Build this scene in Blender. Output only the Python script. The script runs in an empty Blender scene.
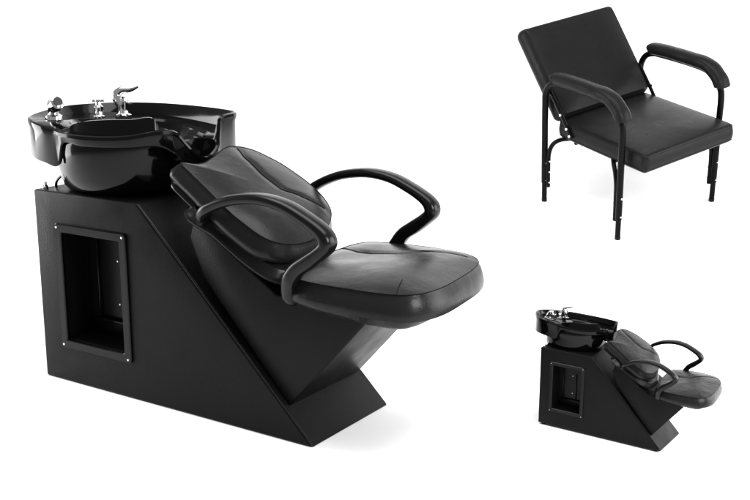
import bpy, bmesh, math, random
from mathutils import Vector, Matrix
from math import radians, sin, cos, pi, atan, sqrt

random.seed(4)
S = bpy.context.scene

# ------------------------------------------------------------------ camera
CAM_H = 1.25
cam = bpy.data.cameras.new('camera')
cam.sensor_width = 36.0
cam.lens = 1058.0 / 750.0 * 36.0
cam.clip_end = 200
camo = bpy.data.objects.new('camera', cam)
S.collection.objects.link(camo)
camo.location = (0, 0, CAM_H)
camo.rotation_euler = (radians(90) - atan(244.0 / 1058.0), 0, 0)
S.camera = camo

# ------------------------------------------------------------------ world and lamps
w = bpy.data.worlds.new('World')
S.world = w
w.use_nodes = True
bg = w.node_tree.nodes['Background']
bg.inputs[0].default_value = (1, 1, 1, 1)
bg.inputs[1].default_value = 0.42


def area(name, loc, target, sx, sy, power, spread=None):
    l = bpy.data.lights.new(name, 'AREA')
    l.shape = 'RECTANGLE'
    l.size = sx
    l.size_y = sy
    l.energy = power
    if spread:
        l.spread = radians(spread)
    o = bpy.data.objects.new(name, l)
    S.collection.objects.link(o)
    o.location = loc
    o.rotation_euler = (Vector(target) - Vector(loc)).to_track_quat('-Z', 'Y').to_euler()
    return o


area('overhead_softbox', (0.0, 2.9, 4.0), (0.1, 3.1, 0.0), 4.5, 2.6, 290)
area('side_softbox_left', (-3.7, 4.3, 1.0), (-0.8, 3.5, 0.5), 1.6, 2.0, 120)
area('side_softbox_right', (3.9, 3.4, 1.3), (0.0, 3.2, 0.2), 2.0, 2.0, 110)
area('backdrop_softbox', (0.6, 4.4, 4.2), (1.2, 6.2, 1.4), 5.5, 0.8, 22)
area('floor_fill', (1.9, 1.2, 1.7), (0.45, 3.1, 0.0), 1.2, 1.2, 105)  # added fill from front right, lifts the floor shadow beside the large unit

S.view_settings.view_transform = 'Standard'
S.view_settings.look = 'None'
S.view_settings.exposure = -0.12
S.view_settings.gamma = 1.0


# ------------------------------------------------------------------ materials
def new_mat(name, base, rough, spec=0.5, metal=0.0, bump=None, rough_var=0.0, coat=0.0, col_var=0.0):
    m = bpy.data.materials.new(name)
    m.use_nodes = True
    nt = m.node_tree
    b = nt.nodes['Principled BSDF']
    b.inputs['Base Color'].default_value = (*base, 1)
    b.inputs['Roughness'].default_value = rough
    b.inputs['Specular IOR Level'].default_value = spec
    b.inputs['Metallic'].default_value = metal
    b.inputs['Coat Weight'].default_value = coat
    tc = nt.nodes.new('ShaderNodeTexCoord')
    if rough_var > 0:
        n = nt.nodes.new('ShaderNodeTexNoise')
        n.inputs['Scale'].default_value = 9
        n.inputs['Detail'].default_value = 5
        nt.links.new(tc.outputs['Object'], n.inputs['Vector'])
        r = nt.nodes.new('ShaderNodeMapRange')
        r.inputs['From Min'].default_value = 0.3
        r.inputs['From Max'].default_value = 0.7
        r.inputs['To Min'].default_value = rough - rough_var
        r.inputs['To Max'].default_value = rough + rough_var
        nt.links.new(n.outputs['Fac'], r.inputs['Value'])
        nt.links.new(r.outputs['Result'], b.inputs['Roughness'])
    if bump:
        last = None
        for kind, scale, strength, dist in bump:
            if kind == 'grain':
                t = nt.nodes.new('ShaderNodeTexVoronoi')
                t.inputs['Scale'].default_value = scale
                out = t.outputs['Distance']
            else:
                t = nt.nodes.new('ShaderNodeTexNoise')
                t.inputs['Scale'].default_value = scale
                t.inputs['Detail'].default_value = 4
                out = t.outputs['Fac']
            nt.links.new(tc.outputs['Object'], t.inputs['Vector'])
            bm_ = nt.nodes.new('ShaderNodeBump')
            bm_.inputs['Strength'].default_value = strength
            bm_.inputs['Distance'].default_value = dist
            nt.links.new(out, bm_.inputs['Height'])
            if last:
                nt.links.new(last.outputs['Normal'], bm_.inputs['Normal'])
            last = bm_
        nt.links.new(last.outputs['Normal'], b.inputs['Normal'])
    return m


LEATHER = new_mat('black_leather', (0.0080, 0.0080, 0.0082), 0.27, 0.125,
                  bump=[('noise', 5, 0.4, 0.014), ('noise', 22, 0.22, 0.003), ('grain', 260, 0.4, 0.0006)], rough_var=0.06)
PANEL = new_mat('black_vinyl_panel', (0.0034, 0.0034, 0.0035), 0.38, 0.085,
                bump=[('noise', 3, 0.2, 0.012), ('noise', 34, 0.12, 0.0015), ('grain', 300, 0.5, 0.0006)], rough_var=0.08)
PIPING = new_mat('seam_thread', (0.002, 0.002, 0.002), 0.6, 0.05)
GLOSS = new_mat('gloss_black_plastic', (0.0015, 0.0015, 0.0015), 0.11, 0.165,
                bump=[('noise', 4, 0.12, 0.006)], rough_var=0.04)
ARMP = new_mat('arm_plastic', (0.0032, 0.0032, 0.0032), 0.23, 0.16,
               bump=[('grain', 400, 0.2, 0.0004)], rough_var=0.05)
CHROME = new_mat('chrome', (0.60, 0.60, 0.61), 0.06, 0.5, 1.0, rough_var=0.03)
DARKIN = new_mat('cabinet_interior', (0.0025, 0.0025, 0.0025), 0.3, 0.12, bump=[('noise', 20, 0.1, 0.002)])
STEEL = new_mat('black_enamel_steel', (0.002, 0.002, 0.002), 0.25, 0.07, bump=[('noise', 60, 0.05, 0.001)])
SCREW = new_mat('screw_metal', (0.7, 0.7, 0.7), 0.25, 0.5, 1.0, rough_var=0.05)
VINYL = new_mat('matte_black_vinyl', (0.0095, 0.0095, 0.0097), 0.30, 0.06,
                bump=[('noise', 6, 0.4, 0.010), ('noise', 11, 0.05, 0.003), ('grain', 300, 0.4, 0.0005)], rough_var=0.06)
WHITE = new_mat('white_backdrop_paper', (0.93, 0.93, 0.93), 0.9, 0.1, bump=[('noise', 60, 0.03, 0.001)])


# ------------------------------------------------------------------ mesh helpers
class MB:
    def __init__(self):
        self.v = []
        self.f = []

    def add(self, vs, fs):
        o = len(self.v)
        self.v += [Vector(p) for p in vs]
        self.f += [tuple(i + o for i in f) for f in fs]
        return self

    def ring_loft(self, rings, closed=True, cap0=False, cap1=False):
        n = len(rings[0])
        vs = [p for r in rings for p in r]
        fs = []
        for k in range(len(rings) - 1):
            for i in range(n if closed else n - 1):
                j = (i + 1) % n
                fs.append((k * n + i, k * n + j, (k + 1) * n + j, (k + 1) * n + i))
        if cap0:
            fs.append(tuple(reversed(range(n))))
        if cap1:
            fs.append(tuple((len(rings) - 1) * n + i for i in range(n)))
        return self.add(vs, fs)

    def tube(self, pts, r, seg=12, caps=True, flat=None):
        """Sweep a round (or flat=(half width across, half height)) section along pts."""
        pts = [Vector(p) for p in pts]
        rings = []
        up = None
        for i, p in enumerate(pts):
            t = (pts[min(i + 1, len(pts) - 1)] - pts[max(i - 1, 0)]).normalized()
            if up is None:
                up = Vector((0, 0, 1)) if abs(t.z) < 0.9 else Vector((1, 0, 0))
            a = t.cross(up).normalized()
            up = a.cross(t).normalized()
            rr = r[i] if isinstance(r, (list, tuple)) else r
            rings.append([p + a * cos(2 * pi * k / seg) * rr + up * sin(2 * pi * k / seg) * rr for k in range(seg)])
        return self.ring_loft(rings, True, caps, caps)

    def box(self, lo, hi):
        x0, y0, z0 = lo
        x1, y1, z1 = hi
        return self.add([(x0, y0, z0), (x1, y0, z0), (x1, y1, z0), (x0, y1, z0), (x0, y0, z1), (x1, y0, z1), (x1, y1, z1), (x0, y1, z1)],
                        [(0, 3, 2, 1), (4, 5, 6, 7), (0, 1, 5, 4), (1, 2, 6, 5), (2, 3, 7, 6), (3, 0, 4, 7)])

    def lathe(self, prof, c, axis=(0, 0, 1), seg=24):
        ax = Vector(axis).normalized()
        a = ax.cross(Vector((0, 1, 0)) if abs(ax.y) < 0.9 else Vector((1, 0, 0))).normalized()
        b = ax.cross(a)
        c = Vector(c)
        rings = [[c + ax * h + (a * cos(2 * pi * k / seg) + b * sin(2 * pi * k / seg)) * r for k in range(seg)] for r, h in prof]
        return self.ring_loft(rings, True, True, True)

    def prism_xz(self, poly, y0, y1):
        n = len(poly)
        vs = [(x, y0, z) for x, z in poly] + [(x, y1, z) for x, z in poly]
        fs = [tuple(range(n)), tuple(reversed(range(n, 2 * n)))]
        fs += [(i, i + n, (i + 1) % n + n, (i + 1) % n) for i in range(n)]
        return self.add(vs, fs)

    def build(self, name, m, parent=None, bevel=0.0, bseg=3, smooth=True, sub=0, label=None, mat=None):
        me = bpy.data.meshes.new(name)
        vs = self.v if mat is None else [mat @ p for p in self.v]
        me.from_pydata([tuple(p) for p in vs], [], self.f)
        bm = bmesh.new()
        bm.from_mesh(me)
        bmesh.ops.recalc_face_normals(bm, faces=bm.faces)
        bm.to_mesh(me)
        bm.free()
        me.materials.append(m)
        o = bpy.data.objects.new(name, me)
        S.collection.objects.link(o)
        if bevel > 0:
            b = o.modifiers.new('bevel', 'BEVEL')
            b.width = bevel
            b.segments = bseg
            b.limit_method = 'ANGLE'
            b.angle_limit = radians(28)
            b.harden_normals = False
        if sub:
            s = o.modifiers.new('sub', 'SUBSURF')
            s.levels = sub
            s.render_levels = sub
        if smooth:
            for p in me.polygons:
                p.use_smooth = True
            if not sub:
                e = me.attributes.new('sharp_edge', 'BOOLEAN', 'EDGE')
                bm = bmesh.new()
                bm.from_mesh(me)
                bm.edges.ensure_lookup_table()
                for i, ed in enumerate(bm.edges):
                    if len(ed.link_faces) == 2 and ed.calc_face_angle(0) > radians(38 if not bevel else 200):
                        e.data[i].value = True
                bm.free()
        if parent:
            o.parent = parent
        if label:
            o['label'] = label
        return o


def crom(pts, n=6, closed=False):
    """Catmull-Rom through points of any dimension."""
    P = [Vector(p) if len(p) <= 4 else tuple(p) for p in pts]
    P = [list(p) for p in pts]
    N = len(P)
    out = []
    d = len(P[0])
    rng = N if closed else N - 1
    for i in range(rng):
        if closed:
            a, b, c, e = P[(i - 1) % N], P[i], P[(i + 1) % N], P[(i + 2) % N]
        else:
            a, b, c, e = P[max(i - 1, 0)], P[i], P[i + 1], P[min(i + 2, N - 1)]
        for k in range(n):
            t = k / n
            out.append([0.5 * (2 * b[j] + (c[j] - a[j]) * t + (2 * a[j] - 5 * b[j] + 4 * c[j] - e[j]) * t * t
                               + (3 * b[j] - a[j] - 3 * c[j] + e[j]) * t ** 3) for j in range(d)])
    if not closed:
        out.append(P[-1])
    return out


def resample(poly, n):
    L = [0]
    m = len(poly)
    for i in range(m):
        a, b = poly[i], poly[(i + 1) % m]
        L.append(L[-1] + math.dist(a, b))
    out = []
    j = 0
    for k in range(n):
        t = L[-1] * k / n
        while L[j + 1] < t:
            j += 1
        f = (t - L[j]) / max(L[j + 1] - L[j], 1e-9)
        a, b = poly[j], poly[(j + 1) % m]
        out.append([a[q] + (b[q] - a[q]) * f for q in range(len(a))])
    return out


class Pad:
    """An upholstered pad: an outline in (a, b), a thickness along c, a crown on top."""

    def __init__(self, ctrl, thick, crown, bulge=0.012, edge=0.02, n=96, center=None, dip=None, power=2.6, tilt=None, rect=None):
        self.rect = rect
        self.o = resample(ctrl if rect else crom(ctrl, 8, True), n)
        self.thick, self.crown, self.bulge, self.edge, self.dip, self.power = thick, crown, bulge, edge, dip, power
        self.tilt = tilt or (lambda a, b: 0.0)
        self.c = center or (sum(p[0] for p in self.o) / n, sum(p[1] for p in self.o) / n)

    def srel(self, a, b):
        ca, cb = self.c
        da, db = a - ca, b - cb
        th = math.atan2(db, da)
        best = None
        n = len(self.o)
        d = sqrt(da * da + db * db)
        if d < 1e-6:
            return 0
        ux, uy = da / d, db / d
        R = 1e9
        for i in range(n):
            p, q = self.o[i], self.o[(i + 1) % n]
            ex, ey = q[0] - p[0], q[1] - p[1]
            den = ux * ey - uy * ex
            if abs(den) < 1e-9:
                continue
            t = ((p[0] - ca) * ey - (p[1] - cb) * ex) / den
            s = ((p[0] - ca) * uy - (p[1] - cb) * ux) / den
            if t > 0 and -1e-6 <= s <= 1 + 1e-6 and t < R:
                R = t
        return d / R

    def top(self, a, b, s=None):
        if s is None:
            s = self.srel(a, b)
        if self.rect:
            a0, a1, b0, b1 = self.rect
            uu, vv = abs((2 * a - a0 - a1) / (a1 - a0)), abs((2 * b - b0 - b1) / (b1 - b0))
            h = self.crown * (1 - min(uu, 1) ** 5) * (1 - min(vv, 1) ** 5)
        else:
            h = self.crown * (1 - min(s, 1) ** self.power)
        if self.dip:
            h += self.dip(a, b) * (1 - min(s, 1) ** 6)
        return h + self.tilt(a, b)

    def mesh(self):
        mb = MB()
        ca, cb = self.c
        n = len(self.o)
        rings = []

        def ring(s, off, z=None, useTop=False):
            r = []
            for i in range(n):
                p = self.o[i]
                q0, q1 = self.o[i - 1], self.o[(i + 1) % n]
                tx, ty = q1[0] - q0[0], q1[1] - q0[1]
                l = math.hypot(tx, ty) or 1
                nx, ny = ty / l, -tx / l
                if nx * (p[0] - ca) + ny * (p[1] - cb) < 0 and False:
                    nx, ny = -nx, -ny
                a = ca + (p[0] - ca) * s + nx * off * self.orient
                b = cb + (p[1] - cb) * s + ny * off * self.orient
                zz = self.top(ca + (p[0] - ca) * s, cb + (p[1] - cb) * s, s) if useTop else z + self.tilt(a, b)
                r.append((a, b, zz))
            return r
        area_ = sum(self.o[i][0] * self.o[(i + 1) % n][1] - self.o[(i + 1) % n][0] * self.o[i][1] for i in range(n))
        self.orient = 1 if area_ > 0 else -1
        T = self.thick
        e = self.edge
        rings.append(ring(0.3, 0, -T))
        rings.append(ring(0.85, 0, -T))
        rings.append(ring(1, -e * 0.9, -T))
        rings.append(ring(1, -e * 0.3, -T + e * 0.35))
        for k in range(1, 6):
            t = k / 6
            rings.append(ring(1, self.bulge * sin(pi * t), -T + e * 0.6 + (T - e * 1.3) * t))
        rings.append(ring(1, -0.001, -e * 0.45))
        rings.append(ring(1, -e * 0.32, -e * 0.10))
        rings.append(ring(0.965, 0, None, True))
        for s in (0.94, 0.91, 0.88, 0.85, 0.82, 0.79, 0.76, 0.73, 0.70, 0.67, 0.64, 0.61, 0.58, 0.55, 0.52, 0.49, 0.46, 0.43, 0.4, 0.36, 0.32, 0.28, 0.24, 0.2, 0.16, 0.12, 0.08, 0.04):
            rings.append(ring(s, 0, None, True))
        mb.ring_loft(rings, True, True, True)
        return mb

    def seam(self, pts, r=0.0013, lift=0.0, closed=False):
        P = crom(pts, 8, closed)
        if closed:
            P.append(P[0])
        return [(a, b, self.top(a, b) + lift) for a, b in P]


def setmeta(o, label, cat, group=None):
    o['label'] = label
    o['category'] = cat
    if group:
        o['group'] = group


def empty(name, loc=(0, 0, 0)):
    o = bpy.data.objects.new(name, None)
    o.empty_display_size = 0.2
    S.collection.objects.link(o)
    o.location = loc
    return o


# ------------------------------------------------------------------ the setting: a seamless white sweep
RAMP_Y, RAMP_T, RAMP_AZ = 4.0, radians(16.3), radians(14)


def build_floor():
    prof = [(-2.5, 0.0), (0, 0), (2, 0), (3.2, 0), (3.90, 0.0)]
    for k in range(1, 7):        # a soft knee into the incline
        t = k / 7
        y = 3.90 + 0.20 * t
        prof.append((y, 0.5 * math.tan(RAMP_T) * 0.20 * t * t))
    for y in (4.10, 4.6, 5.2, 5.7):
        prof.append((y, (y - RAMP_Y) * math.tan(RAMP_T)))
    y0, z0 = prof[-1]
    R = 0.9
    a0 = RAMP_T
    for k in range(1, 13):
        a = a0 + (pi / 2 - a0) * k / 12
        prof.append((y0 + R * (sin(a) - sin(a0)), z0 + R * (cos(a0) - cos(a))))
    y1, z1 = prof[-1]
    prof.append((y1, z1 + 1.2))
    prof.append((y1, z1 + 2.6))
    mb = MB()
    X = [-7 + i for i in range(15)]
    mb.ring_loft([[(x, y, z) for x in X] for y, z in prof], closed=False)
    o = mb.build('floor', WHITE, smooth=True)
    o.rotation_euler = (0, 0, -RAMP_AZ)
    o['kind'] = 'structure'
    return o


build_floor()

# ------------------------------------------------------------------ the shampoo unit
ARMPATH = None


def make_unit():
    root = empty('shampoo_chair')

    # --- base cabinet with a real recess
    D = 0.41
    wx0, wx1, wz0, wz1 = 0.128, 0.402, 0.150, 0.525
    mb = MB()
    out = [(0.0, 0.0), (1.148, 0.0), (0.478, 0.655), (0.0, 0.655)]
    hole = [(wx0, wz0), (wx1, wz0), (wx1, wz1), (wx0, wz1)]
    vs = [(x, 0, z) for x, z in out] + [(x, 0, z) for x, z in hole] + [(x, D, z) for x, z in out] + [(x, 0.125, z) for x, z in hole]
    fs = [(0, 1, 5, 4), (1, 2, 6, 5), (2, 3, 7, 6), (3, 0, 4, 7),
          (11, 10, 9, 8),
          (0, 8, 9, 1), (1, 9, 10, 2), (2, 10, 11, 3), (3, 11, 8, 0)]
    mb.add(vs, fs)
    # recess walls
    mb.add([vs[i] for i in (4, 5, 6, 7, 12, 13, 14, 15)], [(0, 1, 5, 4), (1, 2, 6, 5), (2, 3, 7, 6), (3, 0, 4, 7), (4, 5, 6, 7)])
    me_o = mb.build('base_cabinet', PANEL, root, smooth=True)
    bm = bmesh.new()
    bm.from_mesh(me_o.data)
    bmesh.ops.remove_doubles(bm, verts=bm.verts, dist=1e-5)
    bmesh.ops.recalc_face_normals(bm, faces=bm.faces)
    edges = [e for e in bm.edges if all(any((v.co - Vector((x, yy, z))).length < 1e-4 for x, z in out for yy in (0, D)) for v in e.verts)]
    bmesh.ops.bevel(bm, geom=edges, offset=0.008, segments=4, affect='EDGES', profile=0.5)
    for f in bm.faces:
        f.smooth = True
    for e in bm.edges:
        e.smooth = not (len(e.link_faces) == 2 and e.calc_face_angle(0) > radians(40))
    bm.to_mesh(me_o.data)
    bm.free()
    # stitched welt along the sloping front edge
    mb = MB()
    mb.tube([(0.486, 0.002, 0.651), (0.8, 0.0015, 0.346), (1.135, 0.002, 0.017)], 0.0028, 8)
    mb.build('edge_welt', LEATHER, me_o)

    # interior shelf box seen in the recess
    mb = MB()
    mb.box((wx0 + 0.001, 0.005, wz0 + 0.001), (wx1 - 0.001, 0.115, wz0 + 0.006))
    mb.box((wx0 + 0.001, 0.110, wz0 + 0.006), (wx1 - 0.001, 0.117, wz1 - 0.001))
    mb.box((wx0 + 0.001, 0.006, wz0 + 0.006), (wx0 + 0.006, 0.110, wz1 - 0.001))
    mb.box((wx1 - 0.006, 0.006, wz0 + 0.006), (wx1 - 0.001, 0.110, wz1 - 0.001))
    cav = mb.build('storage_recess', DARKIN, root, smooth=False)
    mb = MB()
    mb.box((0.16, 0.090, wz0 + 0.055), (0.395, 0.1095, wz0 + 0.067))
    mb.box((0.175, 0.098, wz0 + 0.067), (0.182, 0.1095, wz1 - 0.03))
    mb.box((0.300, 0.100, wz0 + 0.067), (0.305, 0.1095, wz1 - 0.08))
    mb.build('inner_bracket', ARMP, cav, bevel=0.001, bseg=1)
    for x in (0.265, 0.345):
        for z in (0.27, 0.42):
            m2 = MB()
            m2.lathe([(0.001, 0), (0.0045, 0), (0.0038, 0.002), (0.001, 0.003)], (x, 0.1098, z), (0, -1, 0), 10)
            m2.build('screw', SCREW, cav)
    # frame with raised lip
    fx0, fx1, fz0, fz1 = 0.100, 0.430, 0.122, 0.552
    mb = MB()

    def rrect(x0, x1, z0, z1, r, y, n=5):
        P = []
        for cx, cz, a0 in ((x1 - r, z1 - r, 0), (x0 + r, z1 - r, 90), (x0 + r, z0 + r, 180), (x1 - r, z0 + r, 270)):
            for k in range(n + 1):
                a = radians(a0 + 90 * k / n)
                P.append((cx + r * cos(a), y, cz + r * sin(a)))
        return P
    rings = [rrect(fx0, fx1, fz0, fz1, 0.012, 0.001), rrect(fx0, fx1, fz0, fz1, 0.012, -0.006),
             rrect(fx0 + 0.003, fx1 - 0.003, fz0 + 0.003, fz1 - 0.003, 0.010, -0.009),
             rrect(wx0 + 0.0, wx1 - 0.0, wz0 + 0.0, wz1 - 0.0, 0.006, -0.009),
             rrect(wx0 + 0.003, wx1 - 0.003, wz0 + 0.003, wz1 - 0.003, 0.005, -0.006),
             rrect(wx0 + 0.003, wx1 - 0.003, wz0 + 0.003, wz1 - 0.003, 0.005, 0.03)]
    mb.ring_loft(rings)
    fr = mb.build('recess_frame', GLOSS, root)
    for x in (fx0 + 0.013, fx1 - 0.013):
        for z in (fz0 + 0.013, fz1 - 0.013):
            m2 = MB()
            m2.lathe([(0.001, 0), (0.0038, 0), (0.0033, 0.002), (0.0015, 0.003), (0.001, 0.003)], (x, -0.0092, z), (0, -1, 0), 12)
            m2.build('screw', SCREW, fr)

    # --- seat support wedge
    y0, y1 = 0.025, 0.385
    poly = [(0.672, 0.565), (0.688, 0.612), (0.712, 0.622), (0.743, 0.605), (0.86, 0.525), (0.938, 0.478), (1.004, 0.436), (1.08, 0.428),
            (1.25, 0.440), (1.345, 0.440), (1.318, 0.402), (1.045, 0.098), (0.72, 0.448)]
    mb = MB()
    mb.prism_xz(poly, y0, y1)
    mb.build('seat_support', PANEL, root, bevel=0.008)

    # --- backrest
    a = Vector((0.38, 0, -0.214)).normalized()
    b = Vector((0, 1, 0))
    c = a.cross(b)
    M = Matrix(((a.x, b.x, c.x, 0.66), (a.y, b.y, c.y, 0.0), (a.z, b.z, c.z, 0.80), (0, 0, 0, 1)))
    ctrl = [(0.004, 0.000), (0.020, 0.040), (0.024, 0.085), (0.002, 0.155), (-0.028, 0.235), (-0.030, 0.290), (0.003, 0.345), (0.060, 0.378),
            (0.115, 0.397), (0.230, 0.405), (0.327, 0.375), (0.395, 0.310), (0.448, 0.185), (0.456, 0.075), (0.432, 0.005),
            (0.386, -0.030), (0.310, -0.038), (0.250, -0.036), (0.116, -0.018), (0.03, -0.008)]

    def bdip(aa, bb):
        h = 0.012 * math.exp(-((aa - 0.36) / 0.10) ** 2)
        s = seam_b(aa)
        h -= 0.005 * math.exp(-((bb - s) / 0.016) ** 2)
        return h

    def seam_b(aa):
        K = [(-0.06, 0.290), (-0.015, 0.284), (0.058, 0.252), (0.154, 0.231), (0.230, 0.232), (0.281, 0.272), (0.357, 0.318), (0.5, 0.33)]
        for i in range(len(K) - 1):
            if K[i][0] <= aa <= K[i + 1][0]:
                t = (aa - K[i][0]) / (K[i + 1][0] - K[i][0])
                t = t * t * (3 - 2 * t) * 0.5 + t * 0.5
                return K[i][1] + (K[i + 1][1] - K[i][1]) * t
        return K[0][1] if aa < 0 else K[-1][1]

    pad = Pad(ctrl, 0.075, 0.020, bulge=0.012, edge=0.022, n=180, dip=bdip, center=(0.21, 0.18), power=3.0)
    back = pad.mesh().build('backrest', LEATHER, root, mat=M)
    mb = MB()
    mb.tube([M @ Vector(p) for p in pad.seam([(x / 100, seam_b(x / 100)) for x in range(-1, 37, 2)], lift=0.0008)], 0.0014, 6)
    ring = [(pad.c[0] + (p[0] - pad.c[0]) * 0.972, pad.c[1] + (p[1] - pad.c[1]) * 0.972) for p in pad.o[::2]]
    mb.tube([M @ Vector((p[0], p[1], pad.top(p[0], p[1]) + 0.0005)) for p in ring + ring[:1]], 0.0013, 6)
    mb.build('seam', PIPING, back)
    # lower side cushion bulge (the second, thicker layer)
    ctrl2 = [(0.12, -0.010), (0.12, 0.38), (0.25, 0.395), (0.36, 0.36), (0.44, 0.27), (0.49, 0.16), (0.495, 0.06), (0.46, 0.0), (0.38, -0.022), (0.24, -0.020)]
    p2 = Pad(ctrl2, 0.055, 0.0, bulge=0.016, edge=0.02, n=80)
    M2 = M @ Matrix.Translation((0, 0, -0.066))
    p2.mesh().build('lumbar_cushion', LEATHER, root, mat=M2)
    # back shell
    ctrl3 = [(0.0, 0.0), (0.0, 0.38), (0.12, 0.39), (0.30, 0.385), (0.30, -0.012), (0.12, -0.012)]
    ctrl3 = [(0.012, 0.005), (0.03, 0.09), (-0.01, 0.20), (-0.015, 0.30), (0.05, 0.365), (0.20, 0.385), (0.30, 0.36), (0.34, 0.18), (0.30, 0.0), (0.18, -0.018), (0.07, -0.012)]
    p3 = Pad(ctrl3, 0.022, 0.0, bulge=0.003, edge=0.006, n=80)
    M3 = M @ Matrix.Translation((-0.004, 0, -0.064))
    p3.mesh().build('back_shell', ARMP, root, mat=M3)

    # --- seat
    sx, sz = 0.99, 0.516
    ctrl = [(0.07, 0.03), (0.04, 0.20), (0.03, 0.37), (0.05, 0.445), (0.13, 0.480), (0.28, 0.492), (0.40, 0.470), (0.475, 0.415), (0.512, 0.32),
            (0.530, 0.200), (0.540, 0.08), (0.528, 0.000), (0.490, -0.050), (0.42, -0.072), (0.32, -0.078), (0.20, -0.074), (0.11, -0.045)]

    def sseam(aa):
        K = [(0.0, 0.34), (0.061, 0.315), (0.13, 0.280), (0.184, 0.272), (0.267, 0.288), (0.359, 0.355), (0.43, 0.395), (0.6, 0.42)]
        for i in range(len(K) - 1):
            if K[i][0] <= aa <= K[i + 1][0]:
                t = (aa - K[i][0]) / (K[i + 1][0] - K[i][0])
                return K[i][1] + (K[i + 1][1] - K[i][1]) * t
        return 0.3

    def sdip(aa, bb):
        h = 0.010 * math.exp(-((aa - 0.40) / 0.12) ** 2)
        h -= 0.005 * math.exp(-((bb - sseam(aa)) / 0.016) ** 2)
        h -= 0.008 * math.exp(-((aa - 0.15) / 0.1) ** 2) * math.exp(-((bb - 0.2) / 0.12) ** 2)
        return h
    sp = Pad(ctrl, 0.100, 0.024, bulge=0.010, edge=0.026, n=180, dip=sdip, center=(0.27, 0.205), power=3.2)
    Ms = Matrix.Translation((sx, 0, sz))
    mbs = sp.mesh()
    # the underside tapers: thick at the front, thin at the rear
    for p in mbs.v:
        if p.z < -0.03:
            f = min(max((p.x - 0.0) / 0.5, 0), 1)
            p.z *= 0.70 + 0.36 * f
            if p.z < -0.07:
                p.y = 0.205 + (p.y - 0.205) * (1 - 0.10 * f)
                p.x = p.x - 0.05 * max(0, (p.x - 0.35)) / 0.2
    seat = mbs.build('seat', LEATHER, root, mat=Ms)
    mb = MB()
    mb.tube([Ms @ Vector(p) for p in sp.seam([(x / 100, sseam(x / 100)) for x in range(4, 46, 2)], lift=0.0008)], 0.0014, 6)
    ring = [(sp.c[0] + (p[0] - sp.c[0]) * 0.972, sp.c[1] + (p[1] - sp.c[1]) * 0.972) for p in sp.o[::2]]
    mb.tube([Ms @ Vector((p[0], p[1], sp.top(p[0], p[1]) + 0.0006)) for p in ring + ring[:1]], 0.0014, 6)
    mb.tube([Ms @ Vector(p) for p in sp.seam([(0.47, -0.045), (0.455, -0.01), (0.44, 0.03)], lift=0.0008)], 0.0012, 6)
    mb.build('seam', PIPING, seat)

    # --- arm loops
    path = [(0.792, 0.640), (0.815, 0.668), (0.860, 0.695), (0.935, 0.722), (1.03, 0.735), (1.115, 0.726), (1.185, 0.700), (1.235, 0.674), (1.258, 0.652),
            (1.260, 0.630), (1.238, 0.608), (1.200, 0.580), (1.158, 0.550), (1.128, 0.505), (1.112, 0.440)]
    for yy, sgn in ((-0.075, -1), (0.478, 1)):
        P = crom(path, 5)
        rings = []
        n = len(P)
        for i, (x, z) in enumerate(P):
            q0, q1 = P[max(i - 1, 0)], P[min(i + 1, n - 1)]
            tx, tz = q1[0] - q0[0], q1[1] - q0[1]
            l = math.hypot(tx, tz)
            nx, nz = -tz / l, tx / l
            t = i / (n - 1)
            hw = 0.018 + 0.011 * min(1, 1.15 - abs(t - 0.5) * 1.2)     # half width (across)
            ht = 0.0155 + 0.006 * math.exp(-((t - 0.62) / 0.10) ** 2) + 0.006 * min(max((t - 0.68) / 0.1, 0), 1)
            if i == 0 or i == n - 1:
                hw *= 0.7
                ht *= 0.7
            # the ends lean inward to bolt on the body
            yo = yy + (0.0 if 0.12 < t < 0.9 else -sgn * 0.035 * (abs((0.12 - t) / 0.12) if t <= 0.12 else (t - 0.9) / 0.1) ** 1.3)
            sec = []
            m = 16
            for k in range(m):
                an = 2 * pi * k / m
                cu, su = cos(an), sin(an)
                eu = math.copysign(abs(cu) ** 0.7, cu) * hw
                ev = math.copysign(abs(su) ** 0.7, su) * ht
                sec.append((x + nx * ev, yo + eu, z + nz * ev))
            rings.append(sec)
        mb = MB()
        mb.ring_loft(rings, True, True, True)
        # bolted feet
        mb.lathe([(0.001, 0), (0.013, 0), (0.013, 0.05), (0.001, 0.05)], (0.800, yy - sgn * 0.010, 0.643), (0, -sgn, 0), 14)
        mb.lathe([(0.001, 0), (0.009, 0), (0.009, 0.05), (0.001, 0.05)], (1.112, yy - sgn * 0.03, 0.452), (0, -sgn, 0), 14)
        ao = mb.build('armrest', ARMP, root)
        m2 = MB()
        m2.lathe([(0.001, 0), (0.006, 0), (0.005, 0.003), (0.001, 0.004)], (1.112, yy - sgn * 0.02, 0.452), (0, sgn, 0), 10)
        m2.build('bolt', SCREW, ao)

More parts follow.
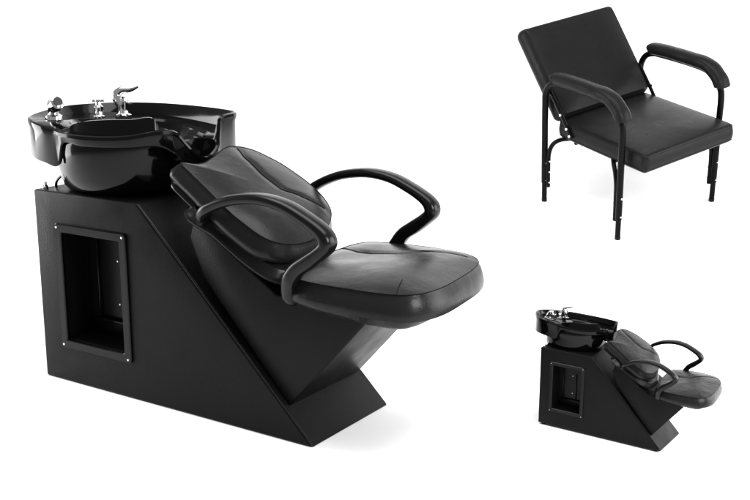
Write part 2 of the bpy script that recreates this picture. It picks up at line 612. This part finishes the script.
    # --- basin
    # columns round the rim: outer x, y, z bottom of band, z top, crest x, y, z
    cols = [
        (0.165, -0.030, 0.752, 0.866, 0.175, 0.022, 0.874),
        (0.100, -0.030, 0.758, 0.876, 0.130, 0.050, 0.876),
        (0.030, -0.010, 0.764, 0.886, 0.075, 0.100, 0.880),
        (-0.040, 0.045, 0.770, 0.893, 0.045, 0.150, 0.876),
        (-0.110, 0.180, 0.776, 0.899, 0.050, 0.210, 0.872),
        (-0.145, 0.300, 0.780, 0.902, 0.070, 0.280, 0.870),
        (-0.125, 0.405, 0.782, 0.903, 0.110, 0.340, 0.868),
        (-0.060, 0.480, 0.784, 0.904, 0.170, 0.390, 0.866),
        (0.080, 0.525, 0.786, 0.905, 0.230, 0.415, 0.862),
        (0.240, 0.520, 0.788, 0.905, 0.300, 0.420, 0.856),
        (0.380, 0.490, 0.786, 0.905, 0.370, 0.405, 0.850),
        (0.480, 0.455, 0.782, 0.905, 0.430, 0.385, 0.845),
        (0.520, 0.430, 0.776, 0.905, 0.462, 0.372, 0.842),
        (0.538, 0.395, 0.772, 0.905, 0.478, 0.355, 0.840),
        (0.548, 0.345, 0.766, 0.904, 0.486, 0.325, 0.836),
        (0.552, 0.318, 0.760, 0.896, 0.490, 0.308, 0.828),
        (0.554, 0.308, 0.756, 0.862, 0.492, 0.300, 0.812),
        (0.558, 0.294, 0.750, 0.815, 0.495, 0.285, 0.785),
        (0.562, 0.262, 0.744, 0.788, 0.496, 0.256, 0.764),
        (0.563, 0.226, 0.742, 0.780, 0.496, 0.226, 0.758),
        (0.562, 0.186, 0.746, 0.797, 0.494, 0.192, 0.770),
        (0.557, 0.145, 0.762, 0.838, 0.490, 0.155, 0.808),
        (0.548, 0.112, 0.800, 0.872, 0.485, 0.120, 0.860),
        (0.522, 0.062, 0.830, 0.876, 0.480, 0.088, 0.910),
        (0.460, 0.005, 0.828, 0.863, 0.420, 0.058, 0.905),
        (0.380, -0.030, 0.826, 0.858, 0.345, 0.035, 0.902),
        (0.290, -0.045, 0.826, 0.858, 0.265, 0.022, 0.895),
        (0.205, -0.038, 0.828, 0.861, 0.205, 0.020, 0.884),
    ]
    C_ = crom(cols, 5, True)
    cen = Vector((0.26, 0.22, 0))
    rr = [[], [], [], [], [], [], [], [], [], []]
    for (x, y, zb, zt, cx, cy, cz) in C_:
        P = Vector((x, y, 0))
        d = (P - cen).normalized()
        Q = Vector((cx, cy, 0))

        def at(v, z):
            return (v.x, v.y, z)
        rr[0].append(at(P - d * 0.012, zb + 0.004))
        rr[1].append(at(P - d * 0.003, zb - 0.002))
        rr[2].append(at(P + d * 0.001, zb + 0.004))
        rr[3].append(at(P + d * 0.002, zb + (zt - zb) * 0.78))
        rr[4].append(at(P + d * 0.007, zt - 0.012))
        rr[5].append(at(P + d * 0.006, zt - 0.002))
        rr[6].append(at(P - d * 0.001, zt + 0.001))
        rr[7].append(at(P - d * 0.008, zt - 0.006))
        f = min(max((cz - zt + 0.006) / 0.024, 0), 1)      # 0: back wall, 1: near cove
        back = P - d * 0.022
        cove = P.lerp(Q, 0.85)
        rr[8].append(at(back.lerp(cove, f), (cz + 0.004) * (1 - f) + (zt - 0.003) * f))
        rr[9].append(at(Q, cz))
    rings = rr
    for s, dz in ((0.965, 0.001), (0.93, -0.008), (0.85, -0.05), (0.7, -0.10), (0.45, -0.135), (0.15, -0.145)):
        rings.append([((Vector(p) - cen).x * s + cen.x, (Vector(p) - cen).y * s + cen.y,
                       p[2] + dz if s > 0.9 else p[2] * (1 - (1 - s)) + (0.885 + dz) * (1 - s) if s > 0.8 else (0.885 + dz)) for p in rr[9]])
    # inner wall of the outer band going back down, so the band has thickness
    mb = MB()
    mb.ring_loft(rings, True, False, True)
    basin = mb.build('basin', GLOSS, root)
    # bowl body under the rim
    mb = MB()
    rings = []
    for z, cx, cy, rx, ry in ((0.6555, 0.240, 0.210, 0.205, 0.180), (0.660, 0.240, 0.210, 0.216, 0.192), (0.675, 0.242, 0.210, 0.228, 0.208), (0.705, 0.247, 0.210, 0.238, 0.222),
                              (0.745, 0.254, 0.210, 0.245, 0.236), (0.790, 0.26, 0.21, 0.250, 0.245), (0.820, 0.265, 0.21, 0.252, 0.246), (0.835, 0.268, 0.21, 0.248, 0.240)):
        rings.append([(cx + rx * cos(2 * pi * k / 64), cy + ry * sin(2 * pi * k / 64), z) for k in range(64)])
    mb.ring_loft(rings, True, True, False)
    mb.build('bowl_body', GLOSS, basin)
    # support neck between cabinet and bowl
    # --- fittings on the rear deck (away from the neck rest)
    # hose rest / spray head
    t = MB()
    c0 = Vector((0.070, 0.045, 0.884))
    t.lathe([(0.001, 0), (0.022, 0), (0.021, 0.008), (0.014, 0.012), (0.012, 0.022), (0.001, 0.022)], c0 + Vector((-0.02, 0.02, 0)), (0, 0, 1), 20)
    t.tube([c0 + Vector(p) for p in ((-0.02, 0.02, 0.012), (-0.012, 0.014, 0.026), (0.004, 0.004, 0.038), (0.020, -0.004, 0.044))], [0.012, 0.015, 0.018, 0.013], 16)
    t.lathe([(0.001, 0), (0.016, 0), (0.018, 0.006), (0.016, 0.018), (0.010, 0.022), (0.001, 0.022)], c0 + Vector((0.014, -0.002, 0.036)), (0.75, -0.3, 0.45), 18)
    t.v = [c0 + (p - c0) * 1.35 for p in t.v]
    sh = t.build('spray_head', CHROME, basin)
    t = MB()
    t.lathe([(0.001, 0), (0.011, 0), (0.011, 0.004), (0.001, 0.004)], c0 + Vector((0.030, -0.009, 0.047)), (0.75, -0.3, 0.45), 16)
    t.v = [c0 + (p - c0) * 1.35 for p in t.v]
    t.build('spray_face', ARMP, sh)
    # vacuum breaker
    t = MB()
    c1 = Vector((0.090, 0.225, 0.878))
    t.lathe([(0.001, 0), (0.020, 0), (0.020, 0.006), (0.014, 0.009), (0.013, 0.020), (0.016, 0.023), (0.016, 0.038), (0.010, 0.043),
             (0.008, 0.054), (0.011, 0.057), (0.011, 0.062), (0.001, 0.064)], c1, (0, 0, 1), 20)
    t.tube([c1 + Vector((-0.016, -0.012, 0.058)), c1 + Vector((0.016, 0.012, 0.058))], 0.0035, 8)
    t.build('hose_connector', CHROME, basin)
    # mixer tap with lever
    t = MB()
    c2 = Vector((0.105, 0.325, 0.876))
    t.lathe([(0.001, 0), (0.027, 0), (0.027, 0.005), (0.020, 0.009), (0.019, 0.014), (0.018, 0.036), (0.020, 0.050), (0.018, 0.062), (0.008, 0.068), (0.001, 0.069)], c2, (0, 0, 1), 22)
    tap = t.build('tap', CHROME, basin)
    t = MB()
    hp = crom([(-0.004, -0.004, 0.040), (-0.014, -0.012, 0.058), (-0.016, -0.012, 0.076), (-0.002, -0.002, 0.090), (0.018, 0.012, 0.092), (0.034, 0.022, 0.097), (0.046, 0.030, 0.104)], 8)
    t.tube([c2 + Vector(p) for p in hp], [0.020 * (1 - 0.78 * (i / (len(hp) - 1)) ** 1.2) for i in range(len(hp))], 20)
    t.build('tap_lever', CHROME, tap)
    # drain hose stub and bracket under the skirt at the back corner
    t = MB()
    t.tube(crom([(0.060, 0.10, 0.725), (0.050, 0.085, 0.70), (0.030, 0.075, 0.675), (0.025, 0.075, 0.655)], 5), 0.006, 10)
    t.build('bracket', CHROME, root)
    t = MB()
    t.lathe([(0.001, 0), (0.010, 0), (0.010, 0.008), (0.006, 0.012), (0.006, 0.022), (0.001, 0.022)], (0.020, 0.035, 0.655), (0, 0, 1), 14)
    t.build('bolt', SCREW, root)
    return root


unit = make_unit()
unit.name = 'shampoo_chair'
unit.location = (-1.14132, 3.48636, 0)
unit.rotation_euler = (0, 0, radians(-33.134))
setmeta(unit, 'large black shampoo chair at left with glossy basin, chrome taps and box cabinet', 'shampoo chair', 'black salon shampoo chairs with basins')


def copy_tree(o, parent=None):
    c = o.copy()
    S.collection.objects.link(c)
    if parent:
        c.parent = parent
    for ch in o.children:
        copy_tree(ch, c)
    return c


small = copy_tree(unit)
small.location = (0.500, 3.045, 0.006)
small.rotation_euler = (0, 0, radians(-35))
small.scale = (0.338, 0.395, 0.368)
for part in small.children:      # this unit's basin is longer and shallower, its back sits further up
    k = part.name.split('.')[0]
    if k == 'basin':
        part.matrix_local = (Matrix.Translation((-0.055, 0.03, -0.012)) @ Matrix.Translation((0.24, 0.03, 0.66)) @ Matrix.Rotation(radians(-8), 4, 'X')
                             @ Matrix.Translation((-0.24, -0.03, -0.66)) @ Matrix.Diagonal((1.10, 0.80, 1.0, 1)))
    elif k in ('backrest', 'lumbar_cushion', 'back_shell'):
        part.location = (-0.035, 0.0, 0.018)
small['label'] = 'small black shampoo chair at lower right, below the armchair, with little feet under its base'
for x, y in ((1.09, 0.03), (1.09, 0.37), (0.04, 0.03), (0.04, 0.37)):
    t = MB()
    t.lathe([(0.001, -0.016), (0.016, -0.016), (0.018, -0.012), (0.018, 0.001), (0.001, 0.001)], (x, y, 0), (0, 0, 1), 14)
    f = t.build('foot', ARMP, small)


# ------------------------------------------------------------------ the armchair on the incline
def make_armchair():
    root = empty('reclining_armchair')
    W, Dp = 0.60, 0.505
    r = 0.0150
    for x, s in ((0.0, 1), (W, -1)):
        # upper frame: rear leg, bend, arm rail, bend, front leg
        P = [(x, Dp, 0.10), (x, Dp, 0.30), (x, Dp, 0.50), (x, Dp - 0.003, 0.555), (x, Dp - 0.03, 0.600), (x, Dp - 0.075, 0.622), (x, Dp - 0.13, 0.628),
             (x, 0.20, 0.632), (x, 0.10, 0.626), (x, 0.05, 0.605), (x, 0.012, 0.565), (x, 0.0, 0.52), (x, 0.0, 0.42), (x, 0.0, 0.25), (x, 0.0, 0.10)]
        mb = MB()
        mb.tube(crom(P, 5), r, 14)
        side = mb.build('side_frame', STEEL, root)
        for yy, z1 in ((0.0, 0.12), (Dp, 0.12)):
            mb = MB()
            mb.tube([(x, yy, 0.0), (x, yy, 0.005), (x, yy, z1)], 0.0125, 14)
            leg = mb.build('leg', STEEL, root)
            m2 = MB()
            m2.lathe([(0.001, 0), (0.0133, 0), (0.0133, 0.014), (0.001, 0.014)], (x, yy, 0.0), (0, 0, 1), 14)
            m2.build('foot_cap', ARMP, leg)
        # lower bracket tube
        for yy, q in ((0.0, 1), (Dp, -1)):
            px = x + s * 0.0
            P = [(px + s * 0.002, yy + q * 0.024, 0.085), (px + s * 0.002, yy + q * 0.024, 0.20), (px + s * 0.004, yy + q * 0.028, 0.265), (px + s * 0.012, yy + q * 0.045, 0.310),
                 (px + s * 0.030, yy + q * 0.075, 0.336), (px + s * 0.060, yy + q * 0.110, 0.345), (px + s * 0.10, yy + q * 0.14, 0.348)]
            mb = MB()
            mb.tube(crom(P, 5), 0.0105, 12)
            br = mb.build('bracket', STEEL, root)
            for z in (0.11, 0.165, 0.22):
                m2 = MB()
                m2.lathe([(0.001, 0), (0.0050, 0), (0.0042, 0.004), (0.001, 0.005)], (px + s * 0.002, yy + q * 0.034, z), (0, q, 0), 10)
                m2.build('stud', SCREW, br)
            for z in (0.115, 0.205):
                m2 = MB()
                m2.lathe([(0.001, 0), (0.0050, 0), (0.0042, 0.003), (0.001, 0.004)], (x, yy - 0.0143, z), (0, -1, 0), 10)
                m2.build('screw', SCREW, side)
        # arm pad: swept fat sausage over the rail, drooping at the front
        P = crom([(x, 0.440, 0.640), (x, 0.425, 0.648), (x, 0.36, 0.654), (x, 0.27, 0.656), (x, 0.18, 0.656), (x, 0.115, 0.655), (x, 0.065, 0.641), (x, 0.022, 0.608), (x, 0.004, 0.582), (x, 0.001, 0.570)], 5)
        rings = []
        n = len(P)
        for i, p in enumerate(P):
            q0, q1 = P[max(i - 1, 0)], P[min(i + 1, n - 1)]
            ty, tz = q1[1] - q0[1], q1[2] - q0[2]
            l = math.hypot(ty, tz)
            ny, nz = tz / l, -ty / l
            t = i / (n - 1)
            e = min(1.0, sqrt(max(0.0, 1 - (1 - min(t, 1 - t) / 0.07) ** 2)) if min(t, 1 - t) < 0.07 else 1.0)
            e = 0.55 + 0.45 * e
            hw = 0.037 * e * (0.88 + 0.16 * t) * (1 + 0.03 * sin(t * 40))
            ht = 0.029 * e * (0.95 + 0.1 * t)
            sec = []
            for k in range(18):
                an = 2 * pi * k / 18
                cu, su = cos(an), sin(an)
                sec.append((p[0] + math.copysign(abs(cu) ** 0.8, cu) * hw, p[1] + ny * math.copysign(abs(su) ** 0.8, su) * ht, p[2] + nz * math.copysign(abs(su) ** 0.8, su) * ht))
            rings.append(sec)
        mb = MB()
        mb.ring_loft(rings, True, True, True)
        mb.build('arm_pad', VINYL, root)
        # recline link bar with screws
        xs = x + s * 0.022
        mb = MB()
        mb.tube([(xs, Dp - 0.01, 0.560), (xs, 0.40, 0.445), (xs, 0.345, 0.372)], 0.0085, 8)
        mb.tube([(xs - s * 0.02, Dp - 0.008, 0.555), (xs + s * 0.01, Dp - 0.008, 0.555)], 0.008, 10)
        lk = mb.build('recline_link', STEEL, root)
        for yy, z in ((0.415, 0.468), (0.372, 0.412), (0.352, 0.383)):
            m2 = MB()
            m2.lathe([(0.001, 0), (0.0072, 0), (0.006, 0.004), (0.001, 0.005)], (xs - s * 0.008, yy, z), (-s, 0, 0), 10)
            m2.build('screw', SCREW, lk)
    # underframe rails
    mb = MB()
    for x in (0.10, W - 0.10):
        mb.tube([(x, -0.02, 0.338), (x, 0.2, 0.338), (x, 0.40, 0.338)], 0.0105, 10)
    for y in (0.10, 0.36):
        mb.tube([(0.06, y, 0.334), (0.3, y, 0.334), (W - 0.06, y, 0.334)], 0.0105, 10)
    mb.build('under_frame', STEEL, root)

    def rr(a0, a1, b0, b1, r_, bow=0.0):
        P = []
        for ca, cb, st in ((a1 - r_, b1 - r_, 0), (a0 + r_, b1 - r_, 90), (a0 + r_, b0 + r_, 180), (a1 - r_, b0 + r_, 270)):
            for k in range(9):
                an = radians(st + 11.25 * k)
                P.append((ca + r_ * cos(an), cb + r_ * sin(an)))
        return P
    # seat cushion
    sp = Pad(rr(0.035, 0.585, -0.105, 0.455, 0.024), 0.086, 0.014, bulge=0.005, edge=0.016, n=240, rect=(0.035, 0.585, -0.105, 0.455))
    Ms = Matrix.Translation((0, 0, 0.428))
    seat = sp.mesh().build('seat', VINYL, root, mat=Ms)
    for z in (-0.010, -0.070):
        mb = MB()
        ring = [(sp.c[0] + (p[0] - sp.c[0]) * (1.004 if z > -0.05 else 1.006), sp.c[1] + (p[1] - sp.c[1]) * (1.004 if z > -0.05 else 1.006), z) for p in sp.o[::3]]
        mb.tube([Ms @ Vector(p) for p in ring + ring[:1]], 0.0022, 6)
        mb.build('piping', VINYL, seat)
    # backrest
    ang = math.atan2(0.36, 0.30)
    a = Vector((0, 0.285, 0.345)).normalized()
    b = Vector((-1, 0, 0))
    c = a.cross(b)      # faces forward and up
    if c.y > 0:
        c = -c
    M = Matrix(((a.x, b.x, c.x, 0.0), (a.y, b.y, c.y, 0.410), (a.z, b.z, c.z, 0.452), (0, 0, 0, 1)))
    bp = Pad(rr(0.008, 0.462, -0.585, -0.035, 0.022), 0.092, 0.018, bulge=0.008, edge=0.022, n=240, rect=(0.008, 0.462, -0.585, -0.035))
    bp.mesh().build('backrest', VINYL, root, mat=M)
    return root


ch = make_armchair()
setmeta(ch, 'black padded armchair with slim steel legs and reclined back at upper right', 'armchair')
yw = radians(45.65)
X_ = Vector((cos(RAMP_AZ), -sin(RAMP_AZ), 0))
Y_ = Vector((sin(RAMP_AZ), cos(RAMP_AZ), 0))
s_ = Y_ * cos(RAMP_T) + Vector((0, 0, sin(RAMP_T)))
ez = -Y_ * sin(RAMP_T) + Vector((0, 0, cos(RAMP_T)))
ex = X_ * cos(yw) + s_ * sin(yw)
ey = -X_ * sin(yw) + s_ * cos(yw)
CH = Vector((1.091854, 4.652922, 0.227753))
ch.matrix_world = Matrix(((ex.x, ey.x, ez.x, CH.x), (ex.y, ey.y, ez.y, CH.y), (ex.z, ey.z, ez.z, CH.z), (0, 0, 0, 1)))
